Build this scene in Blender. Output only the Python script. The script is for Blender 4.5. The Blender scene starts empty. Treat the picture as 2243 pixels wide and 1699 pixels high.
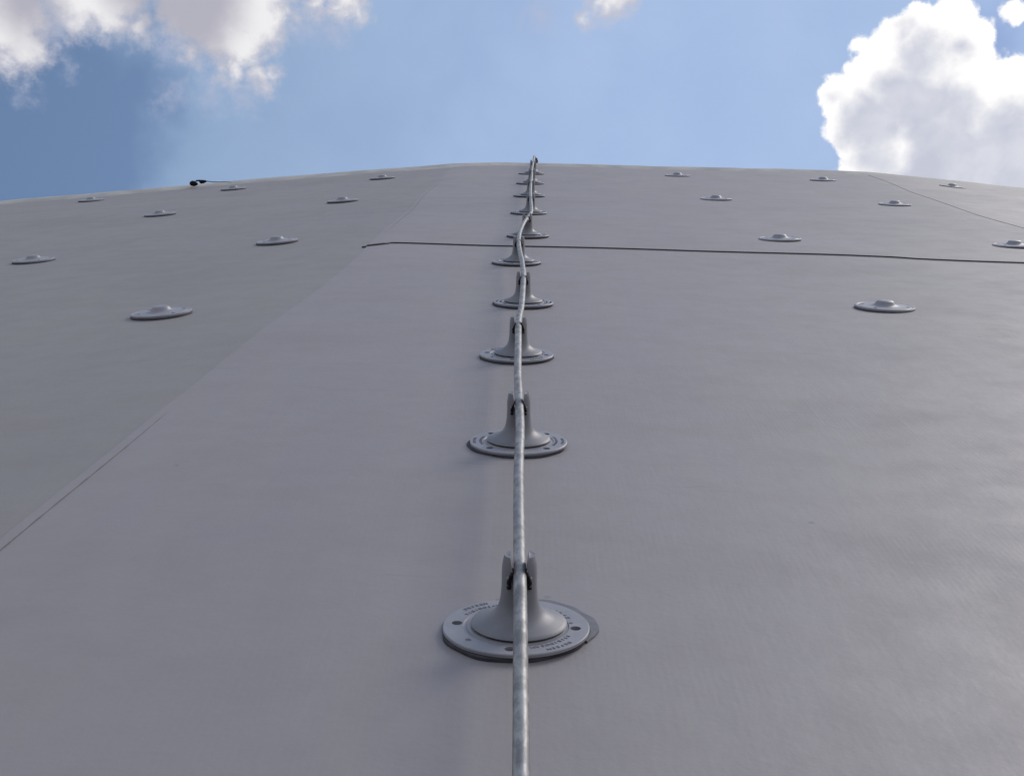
import bpy, bmesh, math, random
from mathutils import Vector, Matrix
random.seed(7)
scene = bpy.context.scene
C = scene.collection
rad = math.radians

# ---------------------------------------------------------------- roof frame
# roof coordinates: x across the slope, s up the slope, n out of the membrane
SLOPE = rad(35.0)
ROOF_Z = 6.0
M_ROOF = Matrix.Translation((0, 0, ROOF_Z)) @ Matrix.Rotation(SLOPE, 4, 'X')

# ---------------------------------------------------------------- camera
cam_data = bpy.data.cameras.new('camera')
cam = bpy.data.objects.new('camera', cam_data)
C.objects.link(cam)
Xc = Vector((0.99982115, -0.01543495, -0.01092876))   # (right, up, forward) of the roof's x axis
Nc = Vector((0.01268728, 0.97594443, -0.21764996))
Sc = Vector((0.01402528, 0.21747237, 0.97596571))
rot = Matrix(((Xc[0], Xc[1], -Xc[2]), (Sc[0], Sc[1], -Sc[2]), (Nc[0], Nc[1], -Nc[2])))
cam.matrix_world = M_ROOF @ (Matrix.Translation((0, 0, 0.368)) @ rot.to_4x4())
cam_data.sensor_width = 36.0
cam_data.lens = 36.0 * 3027.0 / 2243.0
cam_data.clip_start = 0.02
cam_data.clip_end = 6000
scene.camera = cam
scene.render.resolution_x = 1024
scene.render.resolution_y = 775
scene.view_settings.view_transform = 'Standard'
scene.view_settings.look = 'None'
scene.view_settings.gamma = 1.0
scene.view_settings.use_curve_mapping = False
scene.view_settings.exposure = 0.0

# ---------------------------------------------------------------- sun
SUN_ROOF = Vector((0.52, 0.73, 0.46)).normalized()        # (x, s, n)
sun_dir = (M_ROOF.to_3x3() @ SUN_ROOF).normalized()
sun_el = math.asin(sun_dir.z)
sun_az = math.atan2(sun_dir.x, sun_dir.y)
sd = bpy.data.lights.new('sun', 'SUN')
sd.energy = 1.5
sd.angle = rad(21)
sd.color = (1.0, 0.93, 0.84)
sun = bpy.data.objects.new('sun', sd)
C.objects.link(sun)
sun.rotation_euler = sun_dir.to_track_quat('Z', 'Y').to_euler()
sun.location = (20, -10, 40)

# ---------------------------------------------------------------- node helper
class NB:
    def __init__(s, nt): s.nt = nt
    def node(s, t, **kw):
        n = s.nt.nodes.new(t)
        for k, v in kw.items(): setattr(n, k, v)
        return n
    def put(s, sock, v):
        if isinstance(v, bpy.types.NodeSocket): s.nt.links.new(v, sock)
        else: sock.default_value = v
    def m(s, op, a, b=0.0, c=None, clamp=False):
        n = s.node('ShaderNodeMath', operation=op); n.use_clamp = clamp
        s.put(n.inputs[0], a); s.put(n.inputs[1], b)
        if c is not None: s.put(n.inputs[2], c)
        return n.outputs[0]
    def vm(s, op, a, b=None):
        n = s.node('ShaderNodeVectorMath', operation=op)
        s.put(n.inputs[0], a)
        if b is not None: s.put(n.inputs[1], b)
        return n.outputs['Value'] if op in ('LENGTH', 'DISTANCE', 'DOT_PRODUCT') else n.outputs[0]
    def noise(s, vec, scale, detail=4, rough=0.5, dist=0.0, out='Fac'):
        n = s.node('ShaderNodeTexNoise')
        s.put(n.inputs['Vector'], vec); n.inputs['Scale'].default_value = scale
        n.inputs['Detail'].default_value = detail; n.inputs['Roughness'].default_value = rough
        n.inputs['Distortion'].default_value = dist
        return n.outputs[0 if out == 'Fac' else 1]
    def smooth(s, v, a, b, lo=0.0, hi=1.0):
        n = s.node('ShaderNodeMapRange', interpolation_type='SMOOTHSTEP')
        s.put(n.inputs[0], v); n.inputs[1].default_value = a; n.inputs[2].default_value = b
        s.put(n.inputs[3], lo); s.put(n.inputs[4], hi)
        return n.outputs[0]
    def mix(s, f, a, b):
        n = s.node('ShaderNodeMix', data_type='RGBA')
        s.put(n.inputs[0], f); s.put(n.inputs[6], a); s.put(n.inputs[7], b)
        return n.outputs[2]
    def comb(s, x, y, z):
        n = s.node('ShaderNodeCombineXYZ')
        s.put(n.inputs[0], x); s.put(n.inputs[1], y); s.put(n.inputs[2], z)
        return n.outputs[0]

# ---------------------------------------------------------------- sky with clouds
world = bpy.data.worlds.new('World')
scene.world = world
world.use_nodes = True
nt = world.node_tree
nt.nodes.clear()
b = NB(nt)
sky = b.node('ShaderNodeTexSky', sky_type='NISHITA')
sky.sun_disc = False
sky.sun_elevation = sun_el
sky.sun_rotation = sun_az
sky.air_density = 1.0; sky.dust_density = 1.5; sky.ozone_density = 1.0
geo = b.node('ShaderNodeTexCoord')
direction = b.vm('NORMALIZE', geo.outputs['Generated'])
sep = b.node('ShaderNodeSeparateXYZ'); nt.links.new(direction, sep.inputs[0])
azd = b.m('MULTIPLY', b.m('ARCTAN2', sep.outputs[0], sep.outputs[1]), math.degrees(1) * 0.83)
eld = b.m('MULTIPLY', b.m('ARCSINE', sep.outputs[2]), math.degrees(1))
P = b.comb(azd, eld, 0.0)                                  # azimuth and elevation in degrees

CUMULUS=[(16.80,35.52,1.17),(15.62,36.07,0.77),(14.54,35.60,0.85),(13.58,35.30,0.59),(17.36,35.08,0.95),(12.99,34.30,0.62),(12.26,33.76,0.77),(14.79,34.02,2.17),(13.38,32.34,1.80),(13.23,30.63,1.27),(15.75,31.75,2.70),(18.21,32.54,1.72),(18.14,33.48,0.72),(18.33,30.42,2.27),(16.78,33.66,1.59),(11.96,32.44,0.23),(12.02,31.69,0.34),(12.16,30.90,0.23),(17.97,35.24,0.38),(19.07,35.65,0.49),(18.74,35.57,0.26),(20.20,31.32,2.83),(14.59,29.00,2.27),(17.77,28.48,3.78)]
CUMGREY=[(15.45,34.54,1.17),(14.70,33.18,1.61),(13.38,32.34,1.51),(15.80,32.17,1.89),(12.03,33.59,0.38),(18.36,30.67,1.98),(14.96,35.65,0.57),(13.43,30.97,1.13),(16.05,30.38,2.08),(16.88,34.64,0.66),(14.6,29.0,2.0),(17.8,28.5,3.3)]
LEFT=[(-19.96,33.74,0.95),(-20.46,33.00,0.53),(-20.47,34.47,1.32),(-18.26,35.56,1.04),(-17.00,35.45,0.79),(-15.93,35.21,0.49),(-13.78,36.69,1.61),(-12.56,35.50,0.98),(-13.62,34.78,0.38),(-12.01,35.41,1.13),(-11.26,36.50,1.23),(-10.60,36.51,0.64),(-11.89,34.49,0.45),(-10.93,34.33,0.45),(-10.43,34.40,0.26),(-10.80,33.90,0.23),(-12.49,34.27,0.23),(-9.14,37.35,0.45),(-7.80,37.56,0.68),(-7.32,37.21,0.30),(-10.15,36.83,0.30),(-17.98,37.26,2.46),(-12.72,38.35,2.83),(-8.02,38.33,0.95),(2.73,38.01,0.45),(3.40,38.22,0.79),(2.19,37.37,0.23),(3.07,37.74,0.42)]
LEFTGREY=[(-13.77,36.60,1.80),(-14.95,37.25,2.08),(-20.02,35.20,1.13)]
WISP=[(-18.38,33.52,0.19),(-19.48,32.11,0.26),(-14.18,32.90,0.42),(-12.67,33.52,0.68),(-11.40,33.36,0.57),(-14.80,34.92,0.57),(-9.53,36.39,0.57),(-8.43,36.52,0.64),(0.25,37.41,0.49),(-18.17,33.22,0.23),(-19.10,34.74,1.13)]
VEILDARK=[(-18.30,30.89,3.97),(-18.86,28.26,2.08),(-15.59,33.08,1.70),(-20.03,29.58,2.83),(18.20,34.45,1.13)]

def union(p, blobs):                                       # signed distance (degrees, positive inside)
    d = None
    for x, y, r in blobs:
        q = b.m('SUBTRACT', r, b.vm('DISTANCE', p, (x, y, 0)))
        d = q if d is None else b.m('SMOOTH_MAX', d, q, 0.12)
    return d
def warp(p, scale, amp, detail, off=0.0, rough=0.55):
    c = b.noise(b.vm('ADD', p, (off, off * .7, off * .3)), scale, detail, rough, out='Color')
    c = b.vm('SUBTRACT', c, (0.5, 0.5, 0.5))
    n = b.node('ShaderNodeVectorMath', operation='SCALE'); nt.links.new(c, n.inputs[0]); n.inputs['Scale'].default_value = amp
    v = b.vm('ADD', p, n.outputs[0])
    return b.vm('MULTIPLY', v, (1, 1, 0))

SK = 10.0                                                  # cloud radiances are given at Background strength 0.1
def rgb(r, g, bl): return (r * SK, g * SK, bl * SK, 1)
# thin high veil over the blue
vd = union(warp(P, 0.35, 3.5, 4, 3.0), VEILDARK)
veil = b.smooth(vd, -1.6, 1.2, 1.0, 0.0)
veilnoise = b.noise(warp(P, 0.2, 2.0, 3, 8.0), 0.22, 5, 0.55)
veil = b.m('MULTIPLY', veil, b.smooth(veilnoise, 0.25, 0.75, 0.75, 1.0))
east = b.smooth(azd, -22, 8, 0.0, 1.0)
blue = b.mix(0.72, sky.outputs[0], b.mix(east, rgb(.135, .225, .40), rgb(.27, .40, .72)))
veilcol = b.mix(east, rgb(.275, .40, .59), rgb(.425, .56, .81))
col = b.mix(b.m('MULTIPLY', veil, 0.9), blue, veilcol)
# left, ragged clouds
pl = warp(warp(P, 0.55, 1.1, 2, 1.0), 1.9, 0.7, 5, 5.0, 0.62)
ld = union(pl, LEFT)
lfb = b.noise(P, 2.2, 5, 0.65)
la = b.smooth(b.m('ADD', ld, b.m('MULTIPLY', b.m('SUBTRACT', lfb, 0.5), 1.1)), -0.55, 0.45)
lg = b.smooth(union(warp(P, 0.5, 1.5, 4, 9.0), LEFTGREY), -1.1, 0.9)
lw = b.smooth(b.m('ADD', ld, b.m('MULTIPLY', b.m('SUBTRACT', b.noise(P, 0.9, 5, .55), 0.5), 1.6)), -0.05, 0.75)
lcol = b.mix(lw, rgb(.55, .555, .64), rgb(.86, .855, .87))
lcol = b.mix(lg, lcol, rgb(.45, .445, .52))
wa = b.smooth(b.m('ADD', union(warp(P, 1.0, 1.8, 6, 12.0), WISP), b.m('MULTIPLY', b.m('SUBTRACT', lfb, 0.5), 1.6)), -0.6, 0.9, 0.0, 0.6)
col = b.mix(wa, col, rgb(.46, .50, .65))
col = b.mix(la, col, lcol)
# right, billowing cumulus
pr = warp(warp(P, 1.1, 0.55, 2, 2.0), 4.2, 0.42, 5, 7.0, 0.65)
cd = union(pr, CUMULUS)
vor = b.node('ShaderNodeTexVoronoi', feature='SMOOTH_F1'); nt.links.new(warp(P, 1.5, 0.5, 3, 4.0), vor.inputs['Vector'])
vor.inputs['Scale'].default_value = 1.7; vor.inputs['Smoothness'].default_value = 0.25
puff = b.m('MULTIPLY', b.m('SUBTRACT', 0.42, vor.outputs['Distance']), 0.42)
cd2 = b.m('ADD', cd, puff)
ca = b.smooth(b.m('ADD', cd2, 0.08), -0.09, 0.22)
cg = b.smooth(b.m('ADD', union(warp(P, 0.8, 1.1, 5, 6.0), CUMGREY), b.m('MULTIPLY', b.m('SUBTRACT', b.noise(P, 1.3, 5, .5), 0.5), 0.9)), -0.45, 0.95)
cgl = b.noise(warp(P, 0.8, 1.0, 3, 15.0), 0.55, 5, 0.5)
greycol = b.mix(b.smooth(cgl, 0.3, 0.7), rgb(.56, .585, .69), rgb(.70, .715, .79))
ccol = b.mix(cg, rgb(1.12, 1.10, 1.08), greycol)
col = b.mix(ca, col, ccol)
# more of the same broken cumulus over the rest of the sky
inview = b.m('MULTIPLY', b.smooth(b.m('ABSOLUTE', azd), 23, 29, 1, 0), b.smooth(b.m('ABSOLUTE', b.m('SUBTRACT', eld, 32)), 8, 12, 1, 0))
dome = b.vm('DIVIDE', direction, b.comb(b.m('ADD', b.m('ABSOLUTE', sep.outputs[2]), 0.25), b.m('ADD', b.m('ABSOLUTE', sep.outputs[2]), 0.25), 1.0))
df = b.noise(dome, 1.6, 6, 0.58)
da = b.smooth(df, 0.45, 0.58)
dcol = b.mix(b.smooth(b.noise(dome, 2.3, 5, .5), 0.4, 0.65), rgb(1.0, .93, .85), rgb(.58, .54, .54))
rest = b.mix(da, b.mix(0.6, blue, veilcol), dcol)
bg = b.node('ShaderNodeBackground'); bg.inputs['Strength'].default_value = 0.1
nt.links.new(col, bg.inputs['Color'])
bg2 = b.node('ShaderNodeBackground'); bg2.inputs['Strength'].default_value = 0.1
nt.links.new(rest, bg2.inputs['Color'])
ms = b.node('ShaderNodeMixShader')
nt.links.new(inview, ms.inputs[0]); nt.links.new(bg2.outputs[0], ms.inputs[1]); nt.links.new(bg.outputs[0], ms.inputs[2])
out = b.node('ShaderNodeOutputWorld'); nt.links.new(ms.outputs[0], out.inputs['Surface'])
world.cycles.sampling_method = 'MANUAL'
world.cycles.sample_map_resolution = 512

# ---------------------------------------------------------------- materials
def newmat(name):
    m = bpy.data.materials.new(name); m.use_nodes = True
    n = m.node_tree; n.nodes.clear()
    q = NB(n)
    p = q.node('ShaderNodeBsdfPrincipled'); o = q.node('ShaderNodeOutputMaterial')
    n.links.new(p.outputs[0], o.inputs[0])
    return m, q, p
def bump(q, p, height, strength, dist):
    n = q.node('ShaderNodeBump'); n.inputs['Strength'].default_value = strength
    n.inputs['Distance'].default_value = dist
    q.put(n.inputs['Height'], height); q.nt.links.new(n.outputs[0], p.inputs['Normal'])

def mat_membrane(name, tint):
    m, q, p = newmat(name)
    tc = q.node('ShaderNodeTexCoord').outputs['Object']
    def c(r, g, bl): return (r * tint[0], g * tint[1], bl * tint[2], 1)
    big = q.noise(tc, 1.1, 5, 0.55)
    cloudy = q.noise(q.vm('ADD', tc, (7, 3, 1)), 3.2, 6, 0.62)
    streak = q.noise(q.vm('MULTIPLY', tc, (9, 0.9, 0.9)), 1.0, 6, 0.6)
    mott = q.noise(tc, 14, 6, 0.6)
    base = q.mix(q.smooth(big, 0.3, 0.7), c(.258, .240, .243), c(.280, .257, .255))
    base = q.mix(q.smooth(streak, 0.40, 0.75, 0, 0.7), base, c(.285, .263, .248))
    base = q.mix(q.smooth(cloudy, 0.48, 0.70, 0, 0.65), base, c(.238, .222, .229))
    base = q.mix(q.smooth(mott, 0.4, 0.8, 0, 0.4), base, c(.225, .210, .214))
    # sparse dirt specks, scuffs and scratches
    vo = q.node('ShaderNodeTexVoronoi'); q.put(vo.inputs['Vector'], q.vm('MULTIPLY', tc, (1, .8, 1))); vo.inputs['Scale'].default_value = 15
    speck = q.m('MULTIPLY', q.smooth(vo.outputs['Distance'], 0.03, 0.055, 1, 0), q.smooth(q.noise(tc, 3, 3, .5), 0.48, 0.58))
    base = q.mix(q.m('MULTIPLY', speck, 0.6), base, (.10, .09, .10, 1))
    rt = q.node('ShaderNodeMapping'); q.put(rt.inputs['Vector'], tc); rt.inputs['Rotation'].default_value = (0, 0, 0.9); rt.inputs['Scale'].default_value = (70, 5, 5)
    s1 = q.smooth(q.noise(rt.outputs[0], 1.0, 2, .5, .4), 0.69, 0.75)
    rt2 = q.node('ShaderNodeMapping'); q.put(rt2.inputs['Vector'], tc); rt2.inputs['Rotation'].default_value = (0, 0, -0.5); rt2.inputs['Scale'].default_value = (6, 60, 6)
    s2 = q.smooth(q.noise(rt2.outputs[0], 1.0, 2, .5, .4), 0.70, 0.76)
    base = q.mix(q.m('MULTIPLY', s1, 0.08), base, c(.34, .33, .33))
    base = q.mix(q.m('MULTIPLY', s2, 0.15), base, c(.14, .13, .14))
    q.put(p.inputs['Base Color'], base)
    q.put(p.inputs['Roughness'], q.m('ADD', q.smooth(mott, 0.3, 0.7, 0.54, 0.62), q.smooth(cloudy, 0.35, 0.7, 0, 0.06)))
    p.inputs['Specular IOR Level'].default_value = 1.0
    wv = q.node('ShaderNodeTexWave', wave_type='BANDS', bands_direction='X'); q.put(wv.inputs['Vector'], tc)
    wv.inputs['Scale'].default_value = 62; wv.inputs['Distortion'].default_value = 0.8; wv.inputs['Detail'].default_value = 2
    fine = q.noise(tc, 160, 3, 0.6)
    scr = q.noise(q.vm('MULTIPLY', tc, (40, 7, 10)), 1.0, 3, .6)
    hgt = q.m('ADD', q.m('MULTIPLY', q.m('MULTIPLY', wv.outputs['Fac'], q.smooth(cloudy, 0.4, 0.6)), 0.055), q.m('MULTIPLY', fine, 0.45))
    hgt = q.m('ADD', hgt, q.m('MULTIPLY', mott, 1.3))
    hgt = q.m('ADD', hgt, q.m('MULTIPLY', scr, 0.9))
    hgt = q.m('ADD', hgt, q.m('MULTIPLY', s1, 0.08))
    bump(q, p, hgt, 0.35, 0.0012)
    return m
def mat_plain(name, col, rough, spec=0.5, var=0.15, scale=60, metallic=0.0, bmp=0.15, bdist=0.0006):
    m, q, p = newmat(name)
    tc = q.node('ShaderNodeTexCoord').outputs['Object']
    nz = q.noise(tc, scale, 5, 0.6)
    dark = tuple(c * (1 - var) for c in col) + (1,)
    lite = tuple(c * (1 + var) for c in col) + (1,)
    q.put(p.inputs['Base Color'], q.mix(q.smooth(nz, 0.3, 0.7), dark, lite))
    q.put(p.inputs['Roughness'], q.smooth(nz, 0.3, 0.7, rough - 0.06, rough + 0.06))
    p.inputs['Metallic'].default_value = metallic
    p.inputs['Specular IOR Level'].default_value = spec
    bump(q, p, nz, bmp, bdist)
    return m
def mat_zinc():
    m, q, p = newmat('weathered_aluminium')
    tc = q.node('ShaderNodeTexCoord').outputs['Object']
    a = q.noise(q.vm('MULTIPLY', tc, (1, .35, 1)), 130, 5, 0.65)
    c = q.noise(q.vm('MULTIPLY', tc, (1, .2, 1)), 35, 4, 0.6)
    base = q.mix(q.smooth(a, 0.35, 0.68), (.17, .168, .17, 1), (.38, .375, .36, 1))
    base = q.mix(q.smooth(c, 0.45, 0.7, 0, 0.6), base, (.25, .247, .255, 1))
    q.put(p.inputs['Base Color'], base)
    p.inputs['Metallic'].default_value = 0.6
    q.put(p.inputs['Roughness'], q.smooth(a, 0.3, 0.7, 0.54, 0.38))
    bump(q, p, q.m('ADD', a, q.m('MULTIPLY', c, 0.5)), 0.35, 0.0006)
    return m
MEMB = mat_membrane('grey_membrane', (.965, .945, .965))
MEMB_SHADED = mat_membrane('shaded_warm_membrane', (.885, .875, .845))  # left of the fold: warmer grey, darkened to carry the fold's shading
MEMB_PALE = mat_membrane('paler_grey_membrane', (1.01, .985, .98))  # slightly paler tint for the sheets beyond the right seam
PLATE = mat_plain('pale_grey_plastic', (.285, .278, .305), 0.46, 0.8, 0.10, 45, 0, 0.12, 0.0008)
STEM = mat_plain('grey_plastic', (.205, .20, .22), 0.46, 0.6, 0.10, 45, 0, 0.1, 0.0006)
BLACK = mat_plain('black_plastic', (.004, .004, .006), 0.5, 0.25)
GASKET = mat_plain('dark_grey_rubber', (.07, .067, .08), 0.8, 0.25, 0.25, 60)
LETTER = mat_plain('grey_lettering', (.20, .20, .23), 0.5, 0.4)
CABLE = mat_plain('charcoal_cable', (.075, .073, .078), 0.6, 0.4)
ZINC = mat_zinc()
TRIM = mat_plain('warm_grey_edge_strip', (.43, .41, .385), 0.6, 0.4, 0.15, 9)
WELD = mat_plain('dark_weld', (.16, .155, .16), 0.8, 0.3)
WALLM = mat_plain('wall_render', (.34, .33, .31), 0.85, 0.3, 0.12, 4)
GROUNDM = mat_plain('ground_cover', (.075, .085, .055), 0.95, 0.2, 0.35, 0.15)

# ---------------------------------------------------------------- mesh helpers
def obj(name, bm, mat, parent=None, smooth=True, mw=None):
    me = bpy.data.meshes.new(name)
    bmesh.ops.recalc_face_normals(bm, faces=bm.faces)
    bm.to_mesh(me); bm.free()
    me.materials.append(mat)
    if smooth:
        me.polygons.foreach_set('use_smooth', [True] * len(me.polygons))
        me.set_sharp_from_angle(angle=rad(38))
    o = bpy.data.objects.new(name, me); C.objects.link(o)
    if mw is not None: o.matrix_world = mw
    if parent is not None: o.parent = parent
    return o
def empty(name, label, cat, mw, group=None):
    o = bpy.data.objects.new(name, None); C.objects.link(o)
    o.empty_display_size = 0.05; o.matrix_world = mw
    o['label'] = label; o['category'] = cat
    if group: o['group'] = group
    return o
def tag(o, label, cat, group=None):
    o['label'] = label; o['category'] = cat
    if group: o['group'] = group
    return o
def lathe(bm, prof, seg=64, close=False, ph=0.0):
    rings = []
    for r, z in prof:
        if r < 1e-6: rings.append([bm.verts.new((0, 0, z))]); continue
        rings.append([bm.verts.new((r * math.cos(ph + 2 * math.pi * i / seg), r * math.sin(ph + 2 * math.pi * i / seg), z)) for i in range(seg)])
    pairs = list(zip(rings[:-1], rings[1:]))
    if close: pairs.append((rings[-1], rings[0]))
    for a, c in pairs:
        for i in range(seg):
            j = (i + 1) % seg
            if len(a) == 1: bm.faces.new((a[0], c[i], c[j]))
            elif len(c) == 1: bm.faces.new((a[i], a[j], c[0]))
            else: bm.faces.new((a[i], a[j], c[j], c[i]))
    return rings
def tube(bm, pts, radii, seg=12, cap=True):
    pts = [Vector(p) for p in pts]; rings = []
    up = Vector((0, 0, 1))
    for i, p in enumerate(pts):
        d = (pts[min(i + 1, len(pts) - 1)] - pts[max(i - 1, 0)]).normalized()
        s_ = d.cross(up)
        if s_.length < 1e-4: s_ = d.cross(Vector((1, 0, 0)))
        s_.normalize(); t = s_.cross(d).normalized()
        r = radii[i] if isinstance(radii, (list, tuple)) else radii
        rings.append([bm.verts.new(p + (s_ * math.cos(2 * math.pi * k / seg) + t * math.sin(2 * math.pi * k / seg)) * r) for k in range(seg)])
    for a, c in zip(rings[:-1], rings[1:]):
        for k in range(seg): bm.faces.new((a[k], a[(k + 1) % seg], c[(k + 1) % seg], c[k]))
    if cap: bm.faces.new(rings[0][::-1]); bm.faces.new(rings[-1])
def catmull(pts, n):
    out_ = []
    P_ = [Vector(p) for p in pts]
    for i in range(len(P_) - 1):
        p0, p1, p2, p3 = P_[max(i - 1, 0)], P_[i], P_[i + 1], P_[min(i + 2, len(P_) - 1)]
        for k in range(n):
            t = k / n
            out_.append(0.5 * ((2 * p1) + (p2 - p0) * t + (2 * p0 - 5 * p1 + 4 * p2 - p3) * t * t + (3 * p1 - p0 - 3 * p2 + p3) * t ** 3))
    out_.append(P_[-1]); return out_

# ---------------------------------------------------------------- the membrane's shape
def interp(x, xs, ys):
    if x <= xs[0]: return ys[0]
    for i in range(len(xs) - 1):
        if x <= xs[i + 1]:
            t = (x - xs[i]) / (xs[i + 1] - xs[i]); return ys[i] * (1 - t) + ys[i + 1] * t
    return ys[-1]
def seam_left(s):  return interp(s, [-3, 1.0, 1.5, 2.4, 3.5, 5.2, 6.4], [-.43, -.425, -.422, -.378, -.362, -.347, -.325]) + 0.004 * math.sin(s * 5.1)
def seam_right(s): return interp(s, [-3, 3.8, 4.1, 4.6, 5.0, 6.4], [1.34, 1.325, 1.323, 1.338, 1.36, 1.45]) + 0.001 * math.sin(s * 7.3)
TAN = math.tan(rad(5.0))
def soft(d, w): return 0.5 * (d + math.sqrt(d * d + w * w))
def edge_s(x): return interp(x, [-9, -2.3, -1.7, -1.2, -.56, -.3, -.12, .36, .88, 1.35, 2.2, 9], [5.8, 5.83, 5.88, 6.02, 6.03, 6.12, 6.22, 6.12, 6.00, 5.93, 5.9, 5.7])
def surf(x, s, detail=True):
    n = -TAN * soft(seam_left(s) - x, 0.08) - TAN * soft(x - seam_right(s), 0.07)
    n -= TAN * soft(-2.25 - x, 0.10) + TAN * soft(x - 3.15, 0.10) + 1.4 * TAN * (soft(-4.0 - x, .1) + soft(x - 4.9, .1))
    if detail:
        n += 0.0011 * math.sin(3.1 * x + 1.7 * s + 0.8 * math.sin(2.3 * s)) + 0.0007 * math.sin(7.3 * s - 4.1 * x + 1.2 * math.sin(3 * x))
        n += 0.0005 * math.sin(13 * x + 2.2 * math.sin(4 * s)) * math.sin(2.1 * s + 1)
    # the membrane curls over at the top edge
    e = s - (edge_s(x) - 0.03)
    if e > 0: n -= 1.6 * e * e + 0.25 * e
    return n

BUILD = empty('building', 'large faceted grey membrane roof sloping up to the sky', 'building', Matrix.Translation((0.5, 0, 0)))
BINV = BUILD.matrix_world.inverted()
def frange(a, c, n): return [a + (c - a) * i / n for i in range(n + 1)]
def sheet(name, xa, xb, nx, lift, thick, mat=None):
    """one membrane sheet between two seam lines, with its own thickness"""
    bm = bmesh.new()
    ts = frange(0, 1, 150)
    top = []; bot = []
    for t in ts:
        rt = []; rb = []
        s0 = -2.6 + t * 8.6
        a, c = xa(s0), xb(s0)
        for i in range(nx + 1):
            u = i / nx
            x = a + (c - a) * u
            s = -2.6 + t * (edge_s(x) + 0.06 + 2.6)
            if i == 0: x = xa(s)
            if i == nx: x = xb(s)
            z = surf(x, s) + lift
            rt.append(bm.verts.new(BINV @ M_ROOF @ Vector((x, s, z))))
            rb.append(bm.verts.new(BINV @ M_ROOF @ Vector((x, s, z - thick))))
        top.append(rt); bot.append(rb)
    for j in range(len(ts) - 1):
        for i in range(nx):
            bm.faces.new((top[j][i], top[j][i + 1], top[j + 1][i + 1], top[j + 1][i]))
            bm.faces.new((bot[j][i + 1], bot[j][i], bot[j + 1][i], bot[j + 1][i + 1]))
        bm.faces.new((top[j][0], top[j + 1][0], bot[j + 1][0], bot[j][0]))
        bm.faces.new((top[j][nx], bot[j][nx], bot[j + 1][nx], top[j + 1][nx]))
    for i in range(nx):
        bm.faces.new((top[0][i + 1], top[0][i], bot[0][i], bot[0][i + 1]))
        bm.faces.new((top[-1][i], top[-1][i + 1], bot[-1][i + 1], bot[-1][i]))
    return obj(name, bm, mat or MEMB, BUILD)
far_l = lambda s: -5.6
far_r = lambda s: 6.6
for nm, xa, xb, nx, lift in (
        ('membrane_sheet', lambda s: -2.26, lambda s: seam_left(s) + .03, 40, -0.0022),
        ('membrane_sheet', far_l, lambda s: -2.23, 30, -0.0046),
        ('membrane_sheet', seam_left, lambda s: seam_right(s) + .03, 60, 0.0),
        ('membrane_sheet', seam_right, lambda s: 3.17, 40, 0.0011),
        ('membrane_sheet', lambda s: 3.14, far_r, 30, 0.0036)):
    sheet(nm, xa, xb, nx, lift, 0.0018, MEMB_SHADED if lift < 0 else (MEMB_PALE if lift > 0 else MEMB))

# thin dark weld bead where the left fold's lap edge shows
for sa, sb in ((0.75, 1.52), (3.35, 5.35)):
    bm = bmesh.new(); n_ = 60; pp = []; rr_ = []
    for i in range(n_ + 1):
        s = sa + (sb - sa) * i / n_; x = seam_left(s) + 0.012
        pp.append(BINV @ M_ROOF @ Vector((x, s, surf(x, s) + 0.0002)))
        rr_.append((.0005 + .0003 * math.sin(i * 1.7) * math.sin(i * .37)) * min(1, 2.5 * i / n_ + .1, 2.5 * (n_ - i) / n_ + .1))
    tube(bm, pp, rr_, 6)
    obj('weld_bead', bm, WELD, BUILD)

# rolled strip finishing the top edge
bm = bmesh.new()
pts = []
for i in range(421):
    x = -5.6 + 12.2 * i / 420
    wob = 0.0012 * math.sin(x * 31) + 0.001 * math.sin(x * 17.3 + 1) + 0.0008 * math.sin(x * 67)
    s = edge_s(x) + 0.02
    pts.append(Vector((x, s, surf(x, s - 0.06) + 0.3 * wob)))
rings = []
PROF = [(-.10, -.004), (-.075, .0012), (-.05, .0050), (-.02, .0082), (.005, .0088), (.025, .0070), (.045, -.002), (.045, -.03), (0, -.035), (-.06, -.025)]
for p_ in pts:
    ring = []
    for ds_, dn_ in PROF:
        ring.append(bm.verts.new(BINV @ M_ROOF @ (p_ + Vector((0, ds_, dn_)))))
    rings.append(ring)
for a, c in zip(rings[:-1], rings[1:]):
    for k in range(10): bm.faces.new((a[k], a[(k + 1) % 10], c[(k + 1) % 10], c[k]))
bm.faces.new(rings[0]); bm.faces.new(rings[-1][::-1])
obj('edge_strip', bm, TRIM, BUILD)

# far slope behind the crest and the walls that carry the roof
bm = bmesh.new()
prev = None
for i in range(61):
    x = -5.6 + 12.2 * i / 60
    s = edge_s(x) + 0.05
    a = M_ROOF @ Vector((x, s, surf(x, s) - 0.004))
    c = Vector((a.x, a.y + 7.0, a.z - 4.0)); d_ = Vector((0, 0, -0.02))
    cur = [bm.verts.new(BINV @ v) for v in (a, c, c + d_, a + d_)]
    if prev:
        for k in range(4): bm.faces.new((prev[k], prev[(k + 1) % 4], cur[(k + 1) % 4], cur[k]))
    prev = cur
obj('far_slope', bm, MEMB, BUILD)
def slab(name, pts_, thick_vec, mat):
    bm = bmesh.new()
    a = [bm.verts.new(BINV @ Vector(p)) for p in pts_]
    c = [bm.verts.new(BINV @ (Vector(p) + Vector(thick_vec))) for p in pts_]
    bm.faces.new(a); bm.faces.new(c[::-1])
    for i in range(len(a)):
        j = (i + 1) % len(a); bm.faces.new((a[j], a[i], c[i], c[j]))
    return obj(name, bm, mat, BUILD, smooth=False)
def rp(x, s, off=-0.05): return M_ROOF @ Vector((x, s, surf(x, s, False) + off))
eave = [rp(x, -2.45) for x in frange(-5.4, 6.4, 20)]
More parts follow.
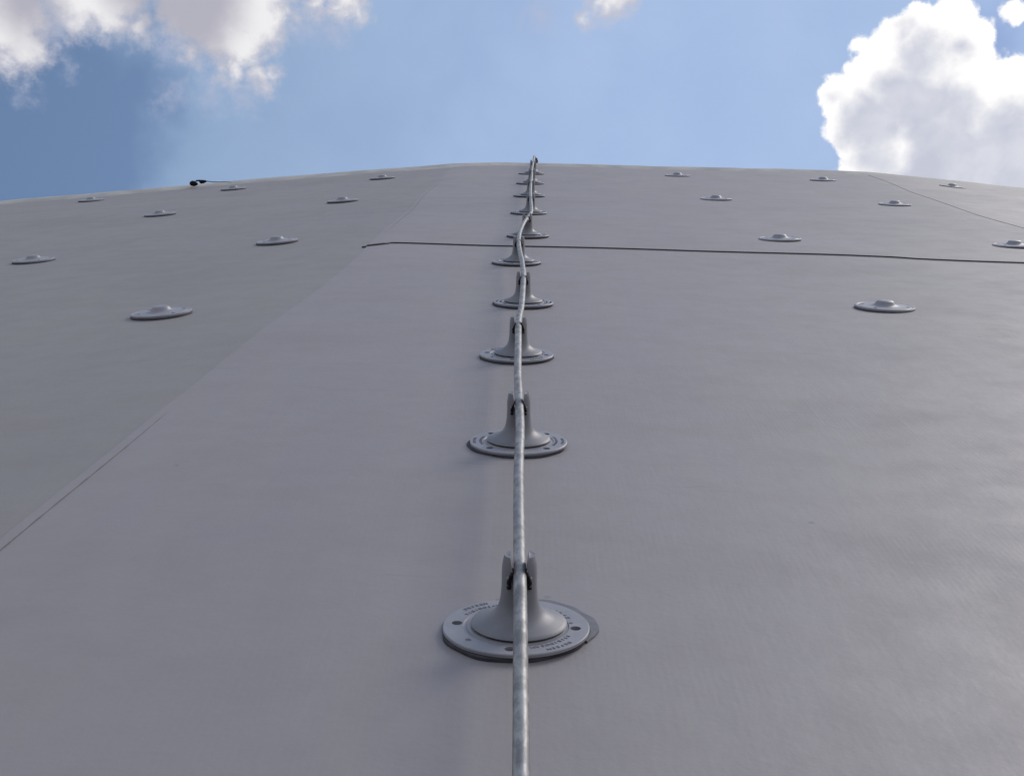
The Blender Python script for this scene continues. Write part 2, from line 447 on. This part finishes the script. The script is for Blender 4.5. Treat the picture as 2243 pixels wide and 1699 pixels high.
slab('wall', [(-5.4, eave[0].y, 0)] + [tuple(v) for v in eave] + [(6.4, eave[-1].y, 0)], (0, 0.3, 0), WALLM)
for x, th in ((-5.4, .3), (6.4, -.3)):
    lo = rp(x, -2.45); hi = rp(x, edge_s(x), -.1)
    slab('wall', [(x, lo.y + .31, 0), (x, lo.y + .31, lo.z + .1), tuple(hi), (x, hi.y + 6.6, hi.z - 4.0), (x, hi.y + 6.6, 0)], (th, 0, 0), WALLM)

# ground reaching the horizon
bm = bmesh.new()
G = [-3000, -600, -120, -30, 30, 120, 600, 3000]
gv = [[bm.verts.new((x, y, 0)) for x in G] for y in G]
for j in range(7):
    for i in range(7): bm.faces.new((gv[j][i], gv[j][i + 1], gv[j + 1][i + 1], gv[j + 1][i]))
g = obj('ground', bm, GROUNDM, smooth=False); g['kind'] = 'structure'

# ---------------------------------------------------------------- placing things on the membrane
def on_roof(x, s, spin=0.0, lift=0.0, lean=(0, 0)):
    e = 0.03
    dx = Vector((2 * e, 0, surf(x + e, s, False) - surf(x - e, s, False)))
    ds = Vector((0, 2 * e, surf(x, s + e, False) - surf(x, s - e, False)))
    z = dx.cross(ds).normalized(); X_ = dx.normalized(); Y_ = z.cross(X_)
    m = Matrix((X_, Y_, z)).transposed().to_4x4()
    # rest on the highest point under the base
    top = max((Vector((math.cos(a) * .05, math.sin(a) * .05, 0)).length and surf(x + math.cos(a) * .045, s + math.sin(a) * .045) - (surf(x, s, False) + dx.z / (2 * e) * math.cos(a) * .045 + ds.z / (2 * e) * math.sin(a) * .045)) for a in frange(0, 2 * math.pi, 12))
    p_ = Vector((x, s, surf(x, s, False) + top + lift))
    return M_ROOF @ Matrix.Translation(p_) @ m @ Matrix.Rotation(lean[0], 4, 'X') @ Matrix.Rotation(lean[1], 4, 'Y') @ Matrix.Rotation(spin, 4, 'Z')

def holed(name, prof, holes, hr, mat, parent, seg=72):
    """turned disc with through holes cut in"""
    bm = bmesh.new(); lathe(bm, prof, seg)
    o = obj(name, bm, mat, None, smooth=False)
    cut = bmesh.new()
    for hx, hy in holes:
        q = bmesh.new()
        bmesh.ops.create_cone(cut, cap_ends=True, segments=20, radius1=hr, radius2=hr, depth=0.02, matrix=Matrix.Translation((hx, hy, 0.011)))
        q.free()
    c = obj('cutter', cut, mat, None, smooth=False)
    md = o.modifiers.new('b', 'BOOLEAN'); md.operation = 'DIFFERENCE'; md.object = c; md.solver = 'EXACT'
    dg = bpy.context.evaluated_depsgraph_get()
    me = bpy.data.meshes.new_from_object(o.evaluated_get(dg))
    o.modifiers.clear(); old = o.data; o.data = me; bpy.data.meshes.remove(old)
    me.name = name
    cm = c.data; bpy.data.objects.remove(c); bpy.data.meshes.remove(cm)
    me.polygons.foreach_set('use_smooth', [True] * len(me.polygons)); me.set_sharp_from_angle(angle=rad(35))
    o.parent = parent
    return o

def glyph(ch, size):
    cu = bpy.data.curves.new('g', 'FONT'); cu.body = ch; cu.size = size; cu.extrude = 0.00022; cu.align_x = 'CENTER'
    cu.resolution_u = 2
    o = bpy.data.objects.new('g', cu); C.objects.link(o)
    me = bpy.data.meshes.new_from_object(o.evaluated_get(bpy.context.evaluated_depsgraph_get()))
    bpy.data.objects.remove(o); bpy.data.curves.remove(cu)
    return me
GLYPHS = {}
def arc_text(parent, text, r, mid, step, size, z, outward=True):
    """raised letters set along an arc, one small mesh each (equal letters share their mesh)"""
    n = len(text)
    for i, ch in enumerate(text):
        k = (i - (n - 1) / 2) * step / r
        a = mid - k if outward else mid + k
        rz = a - math.pi / 2 if outward else a + math.pi / 2
        if (ch, size) not in GLYPHS:
            me = glyph(ch, size); me.name = 'letter'; me.materials.append(LETTER); GLYPHS[ch, size] = me
        o = bpy.data.objects.new('letter', GLYPHS[ch, size]); C.objects.link(o)
        o.location = (r * math.cos(a), r * math.sin(a), z); o.rotation_euler = (0, 0, rz); o.scale = (1.15, 1, 1)
        o.parent = parent

# ---- conductor stand (prototype at the origin, holes on the x and y axes)
def make_stand():
    root = empty('conductor_stand', '', 'conductor stand', Matrix.Identity(4), 'conductor stands carrying the lightning conductor')
    # irregular dark rubber washer under the plate
    bm = bmesh.new()
    seg = 64; r0 = []; r1 = []; r2 = []
    for i in range(seg):
        a = 2 * math.pi * i / seg
        r = 0.0506 + 0.0009 * math.sin(3 * a + 1) + 0.0006 * math.sin(9 * a)
        cx_, cy_ = -0.0012, 0.0008
        r0.append(bm.verts.new((cx_ + r * math.cos(a), cy_ + r * math.sin(a), -0.004)))
        r1.append(bm.verts.new((cx_ + r * math.cos(a), cy_ + r * math.sin(a), 0.0016)))
        r2.append(bm.verts.new((cx_ + (r - .0009) * math.cos(a), cy_ + (r - .0009) * math.sin(a), 0.0024)))
    for i in range(seg):
        j = (i + 1) % seg
        bm.faces.new((r0[i], r0[j], r1[j], r1[i])); bm.faces.new((r1[i], r1[j], r2[j], r2[i]))
    bm.faces.new(r2); bm.faces.new(r0[::-1])
    obj('rubber_washer', bm, GASKET, root)
    prof = [(0, .0023), (.0493, .0023), (.0500, .0028), (.0500, .0046), (.0494, .0052), (.0362, .0052), (.0356, .0045), (.0340, .0045), (.0334, .0056), (0, .0056)]
    hs = [(0.0405 * math.cos(a), 0.0405 * math.sin(a)) for a in (0, math.pi / 2, math.pi, 1.5 * math.pi)]
    plate = holed('base_plate', prof, hs, .0037, PLATE, root)
    arc_text(plate, 'DEFEEN', .0443, rad(135), .0034, .0040, .0053)
    arc_text(plate, 'TIBIDOSAM', .0378, rad(135), .0034, .0040, .0053)
    arc_text(plate, 'STIBIDOSAM', .0378, rad(-45), .0034, .0040, .0053, True)
    arc_text(plate, 'DEFEEN', .0443, rad(-45), .0034, .0040, .0053, True)
    arc_text(plate, '2/8/1:', .0400, rad(47), .0052, .0062, .0053, False)
    arc_text(plate, '+', .0400, rad(14), .0052, .0055, .0053, False)
    bm = bmesh.new()
    bmesh.ops.create_cone(bm, cap_ends=True, segments=3, radius1=.0024, radius2=.002, depth=.0008, matrix=Matrix.Translation((-.029, -.028, .0054)))
    obj('arrow_mark', bm, LETTER, plate, smooth=False)
    # flared stem, slotted at the top into two prongs
    bm = bmesh.new()
    lathe(bm, [(0, .0058), (.0318, .0066), (.0328, .0074), (.0322, .0083), (.0300, .0094), (.0250, .0110), (.0205, .0130), (.0172, .0156), (.0148, .0190), (.0134, .0230), (.0126, .0280), (.0122, .0330), (.0120, .0385), (0, .0386)], 64)
    for sg in (-1, 1):
        lv = [(.0384, .0120, .0047), (.0445, .0120, .0047), (.0475, .0119, .0048), (.0515, .0114, .0054), (.0548, .0107, .0060), (.0562, .0103, .0062)]
        rr = []
        for z, ro, xi in lv:
            th = math.acos(min(1, xi / ro)); ring = []
            for k in range(13):
                a = -th + 2 * th * k / 12
                ring.append(bm.verts.new((sg * ro * math.cos(a), ro * math.sin(a), z)))
            for k in (1, 2, 3):
                ring.append(bm.verts.new((sg * xi, ro * math.sin(th) * (1 - k / 2), z + (0.0009 if z > .055 and k == 2 else 0))))
            rr.append(ring)
        for a_, c_ in zip(rr[:-1], rr[1:]):
            for k in range(16): bm.faces.new((a_[k], a_[(k + 1) % 16], c_[(k + 1) % 16], c_[k]))
        topc = bm.verts.new((sg * .0085, 0, .0556))
        for k in range(16): bm.faces.new((rr[-1][k], rr[-1][(k + 1) % 16], topc))
    stem = obj('stem', bm, STEM, root)
    for sg in (-1, 1):
        bm = bmesh.new()
        tube(bm, catmull([(sg * .0046, -.0075, .0485), (sg * .0053, -.0109, .0455), (sg * .0062, -.0112, .0425), (sg * .0069, -.0112, .0400), (sg * .0069, -.0112, .0355)], 4), [.0010] * 5 + [.0013] * 5 + [.0016] * 6 + [.0014], 10)
        clip = obj('spring_clip', bm, BLACK, root)
        bm = bmesh.new()
        bmesh.ops.create_uvsphere(bm, u_segments=10, v_segments=6, radius=.0009, matrix=Matrix.Translation((sg * .0077, -.0112, .0432)))
        obj('rivet', bm, PLATE, clip)
    return root
def copy_tree(o, parent=None):
    c = o.copy(); C.objects.link(c)
    if parent is not None: c.parent = parent
    for ch in o.children: copy_tree(ch, c)
    return c

stand = make_stand()
STANDS = [
    (-.005, .883, -5, 'nearest and largest conductor stand, with readable raised lettering on its round base'),
    (-.008, 1.377, 45, 'second conductor stand from the bottom, two screw holes on each side of its stem'),
    (-.015, 1.840, -8, 'third conductor stand from the bottom, shifted slightly left of the second'),
    (-.008, 2.299, 38, 'fourth conductor stand from the bottom, second one below the dark cable'),
    (-.026, 2.831, -12, 'conductor stand standing just below the dark cable, leaning left of the row'),
    (-.003, 3.326, 20, 'conductor stand standing just above the dark cable, where the rod swings sideways'),
    (-.002, 3.908, 60, 'seventh conductor stand from the bottom, first above the sideways swing of the rod'),
    (-.002, 4.485, 10, 'fourth conductor stand down from the crest of the roof'),
    (.001, 5.058, 30, 'second last conductor stand before the crest stand'),
    (.004, 5.595, 0, 'topmost and smallest conductor stand, its prongs rising against the sky'),
]
STANDS[7] = STANDS[7][:3] + ('third conductor stand down from the crest of the roof, partly hidden behind the rod',)
STANDS[8] = STANDS[8][:3] + ('second conductor stand down from the crest of the roof, just below the topmost one',)
W = [(.004, -2.4), (.003, -.6), (.002, .2), (0, .601), (-.001, .704), (-.002, .805), (-.003, .885), (-.004, .957), (-.006, 1.139), (-.006, 1.276), (-.008, 1.38), (-.010, 1.485), (-.011, 1.547), (-.012, 1.715), (-.013, 1.867), (-.010, 2.013), (-.009, 2.183), (-.009, 2.342), (-.012, 2.48), (-.013, 2.525), (-.019, 2.696), (-.022, 2.86), (-.020, 3.047), (-.013, 3.215), (-.002, 3.38), (.004, 3.504), (.003, 3.729), (.001, 4.117), (.002, 4.42), (.005, 4.851), (.006, 5.192), (.010, 5.538), (.013, 5.86)]
for i, (x, s, spin, lab) in enumerate(STANDS):
    o = stand if i == 0 else copy_tree(stand)
    o.matrix_world = on_roof(x, s, 0, 0.0, (rad(random.uniform(-1, 1)), rad(random.uniform(-.3, .3))))
    o['label'] = lab
    for ch in o.children:
        if ch.name.startswith(('stem', 'spring_clip')):
            ch.location.x = interp(s, [q[1] for q in W], [q[0] for q in W]) - x
        if ch.name.startswith(('base_plate', 'rubber_washer')):
            ch.rotation_euler = (0, 0, rad(spin))

# dark patch of old adhesive showing round the nearest stand's base
bm = bmesh.new()
seg = 60; ra = []; rb = []
for i in range(seg + 1):
    a = rad(-18) + rad(122) * i / seg
    k = max(0, math.cos((a - rad(78)) * .93)) ** 0.8 * min(1, i / 6)
    ro = .0505 + (.0125 + .0012 * math.sin(7 * a) + .0007 * math.sin(17 * a)) * k
    ra.append((.046 * math.cos(a), .046 * math.sin(a))); rb.append((ro * math.cos(a), ro * math.sin(a)))
ta = [bm.verts.new((p[0], p[1], .0015)) for p in ra]; tb = [bm.verts.new((p[0], p[1], .0010)) for p in rb]; tc_ = [bm.verts.new((p[0] * 1.004, p[1] * 1.004, -.002)) for p in rb]
for i in range(seg):
    bm.faces.new((ta[i], ta[i + 1], tb[i + 1], tb[i])); bm.faces.new((tb[i], tb[i + 1], tc_[i + 1], tc_[i]))
GLUE = mat_plain('grey_adhesive', (.165, .165, .185), 0.6, 0.4, 0.15, 80)
o = obj('adhesive_smear', bm, GLUE, stand)

# ---- low anchor discs
def make_disc():
    root = empty('anchor_disc', '', 'anchor disc', Matrix.Identity(4), 'flat anchor discs fixing the membrane')
    bm = bmesh.new(); lathe(bm, [(0, .0021), (.0497, .0021), (.0503, .0014), (.0512, -.004), (0, -.004)], 56)
    obj('rubber_washer', bm, GASKET, root)
    prof = [(0, .0020), (.0494, .0020), (.0500, .0024), (.0500, .0050), (.0492, .0057), (.0462, .0058), (.0455, .0053), (.0440, .0053), (.0432, .0059), (.0330, .0060), (.0270, .0062), (.0225, .0067), (.0190, .0078), (.0168, .0096), (.0153, .0118), (.0138, .0136), (.0118, .0147), (.0088, .0152), (0, .0154)]
    hs = [(0.0375 * math.cos(a), 0.0375 * math.sin(a)) for a in (rad(35), rad(145), rad(215), rad(325))]
    holed('disc_plate', prof, hs, .0033, PLATE, root)
    return root
disc = make_disc()
L5 = [(-.61, 2.262), (-.611, 3.335), (-.607, 4.496), (-.588, 5.54), (-1.197, 3.31), (-1.202, 4.49), (-1.190, 5.57), (-1.76, 5.55)]
DISCS = [
    (.603, 2.321, 'largest anchor disc on the right, below the dark cable'),
    (.603, 3.335, 'anchor disc just above the dark cable, directly up from the largest right disc'),
    (.598, 4.479, 'small anchor disc right of the rod, second below the crest in its column'),
    (.590, 5.606, 'tiny anchor disc under the crest, nearest right of the rod'),
    (1.147, 3.279, 'anchor disc cut off by the right edge of the picture, above the dark cable'),
    (1.147, 4.383, 'small anchor disc left of the slanting right seam, with a thin dark line beside it'),
    (1.142, 5.455, 'tiny anchor disc under the crest, below the white cumulus edge, left of the seam'),
    (1.66, 5.50, 'tiny anchor disc in the top right corner of the roof, right of the slanting seam'),
    (L5[0][0], L5[0][1], 'largest anchor disc on the left slope, nearest to the camera there'),
    (L5[1][0], L5[1][1], 'anchor disc on the left slope, second in the column beside the fold'),
    (L5[2][0], L5[2][1], 'small anchor disc on the left slope, third in the column beside the fold'),
    (L5[3][0], L5[3][1], 'tiny anchor disc under the crest, nearest left of the fold'),
    (L5[4][0], L5[4][1], 'anchor disc near the left edge of the picture, lowest in its column'),
    (L5[5][0], L5[5][1], 'small anchor disc on the left slope, below and left of the black connector'),
    (L5[6][0], L5[6][1], 'tiny anchor disc under the crest, just right of the black connector'),
    (L5[7][0], L5[7][1], 'faintest tiny anchor disc under the crest at the far left'),
]
for i, (x, s, lab) in enumerate(DISCS):
    o = disc if i == 0 else copy_tree(disc)
    o.matrix_world = on_roof(x, s, rad(random.uniform(-18, 18)), -0.0016, (rad(random.uniform(-.8, .8)), rad(random.uniform(-1.5, 1.5))))
    o['label'] = lab

# ---- lightning conductor rod
wp = []
for x, s in W:
    z = 0.0450
    if s < 0.4: z = 0.045
    # the rod dips a little between two stands
    near = min(abs(s - q[1]) for q in STANDS)
    z -= 0.0015 * min(1, near / .2) * (1 if s > .7 else 0)
    wp.append((x, s, z))
wp += [(.015, 6.03, .045), (.018, 6.16, .036), (.020, 6.36, -.020), (.020, 6.7, -.30)]
bm = bmesh.new()
cp = catmull(wp, 14)
random.seed(3)
rr_ = [.0044 * (1 + random.uniform(-.006, .006)) for _ in cp]
cp = [Vector((p.x + random.uniform(-.00004, .00004), p.y, p.z + random.uniform(-.00004, .00004))) for p in cp]
tube(bm, cp, rr_, 20)
rod = obj('conductor_rod', bm, ZINC, mw=M_ROOF)
tag(rod, 'long galvanised lightning conductor rod running up the middle of the roof through the forked stands', 'rod')

# ---- clamp at the crest
cl = empty('rod_clamp', 'small dark clamp on the conductor rod at the very crest of the roof', 'clamp', M_ROOF @ Matrix.Translation((.025, 6.0, .028)) @ Matrix.Rotation(rad(-12), 4, 'Y'))
bm = bmesh.new()
bmesh.ops.create_cube(bm, size=1, matrix=Matrix.Diagonal((.013, .03, .017, 1)))
bmesh.ops.bevel(bm, geom=bm.edges[:] , offset=.003, segments=2, affect='EDGES')
obj('clamp_body', bm, CABLE, cl)
bm = bmesh.new()
bmesh.ops.create_cone(bm, cap_ends=True, segments=6, radius1=.004, radius2=.004, depth=.006, matrix=Matrix.Translation((.002, 0, .010)))
obj('bolt_head', bm, CABLE, cl, smooth=False)

# ---- black connector on the left part of the crest
cx0, cs0 = -1.425, 5.90
cn = empty('cable_connector', 'small black cable connector with a thin tail, lying on the left crest of the roof', 'connector', on_roof(cx0, cs0, rad(-3), 0.004))
def lump(segs, name, mat, parent):
    bm = bmesh.new()
    tube(bm, [q[:3] for q in segs], [q[3] for q in segs], 9)
    return obj(name, bm, mat, parent)
lump([(-.020, 0, .011, .005), (-.016, 0, .012, .0095), (-.008, 0, .013, .0120), (.004, 0, .0115, .0105), (.010, 0, .012, .0075), (.012, 0, .014, .004)], 'body', BLACK, cn)
lump([(.007, 0, .023, .0028), (.018, 0, .023, .0034), (.026, 0, .021, .0050)], 'neck', BLACK, cn)
lump([(.022, 0, .018, .004), (.028, 0, .017, .0085), (.040, 0, .017, .0075), (.052, 0, .018, .0035)], 'plug', BLACK, cn)
lump([(.050, 0, .018, .0022), (.075, .004, .014, .0016), (.10, .010, .011, .0013), (.13, .016, .010, .0011), (.15, .03, .004, .0010)], 'tail', CABLE, cn)

# ---- dark cable lying across the roof
SE = [(-.378, 3.116), (-.352, 3.139), (-.325, 3.162), (-.300, 3.174), (-.114, 3.140), (.07, 3.116), (.246, 3.093), (.40, 3.068), (.544, 3.044), (.68, 3.022), (.740, 3.010), (.793, 3.000), (.84, 2.982), (.95, 2.964), (1.10, 2.945), (1.30, 2.93), (1.7, 2.90), (2.4, 2.85)]
bm = bmesh.new()
random.seed(11)
cc = catmull([(x, s, surf(x, s) + 0.0018) for x, s in SE], 10)
cc = [Vector((p.x, p.y + random.uniform(-.0004, .0004), surf(p.x, p.y) + .0018 + (0.0024 if p.x > seam_right(p.y) else 0) - (0.0 if p.x > seam_left(p.y) else .0022))) for p in cc]
tube(bm, cc, [.0021 if i < 18 else .0015 for i in range(len(cc))], 8)
tag(obj('cable', bm, CABLE, mw=M_ROOF), 'thin dark cable lying straight across the roof from the fold to the right edge', 'cable')
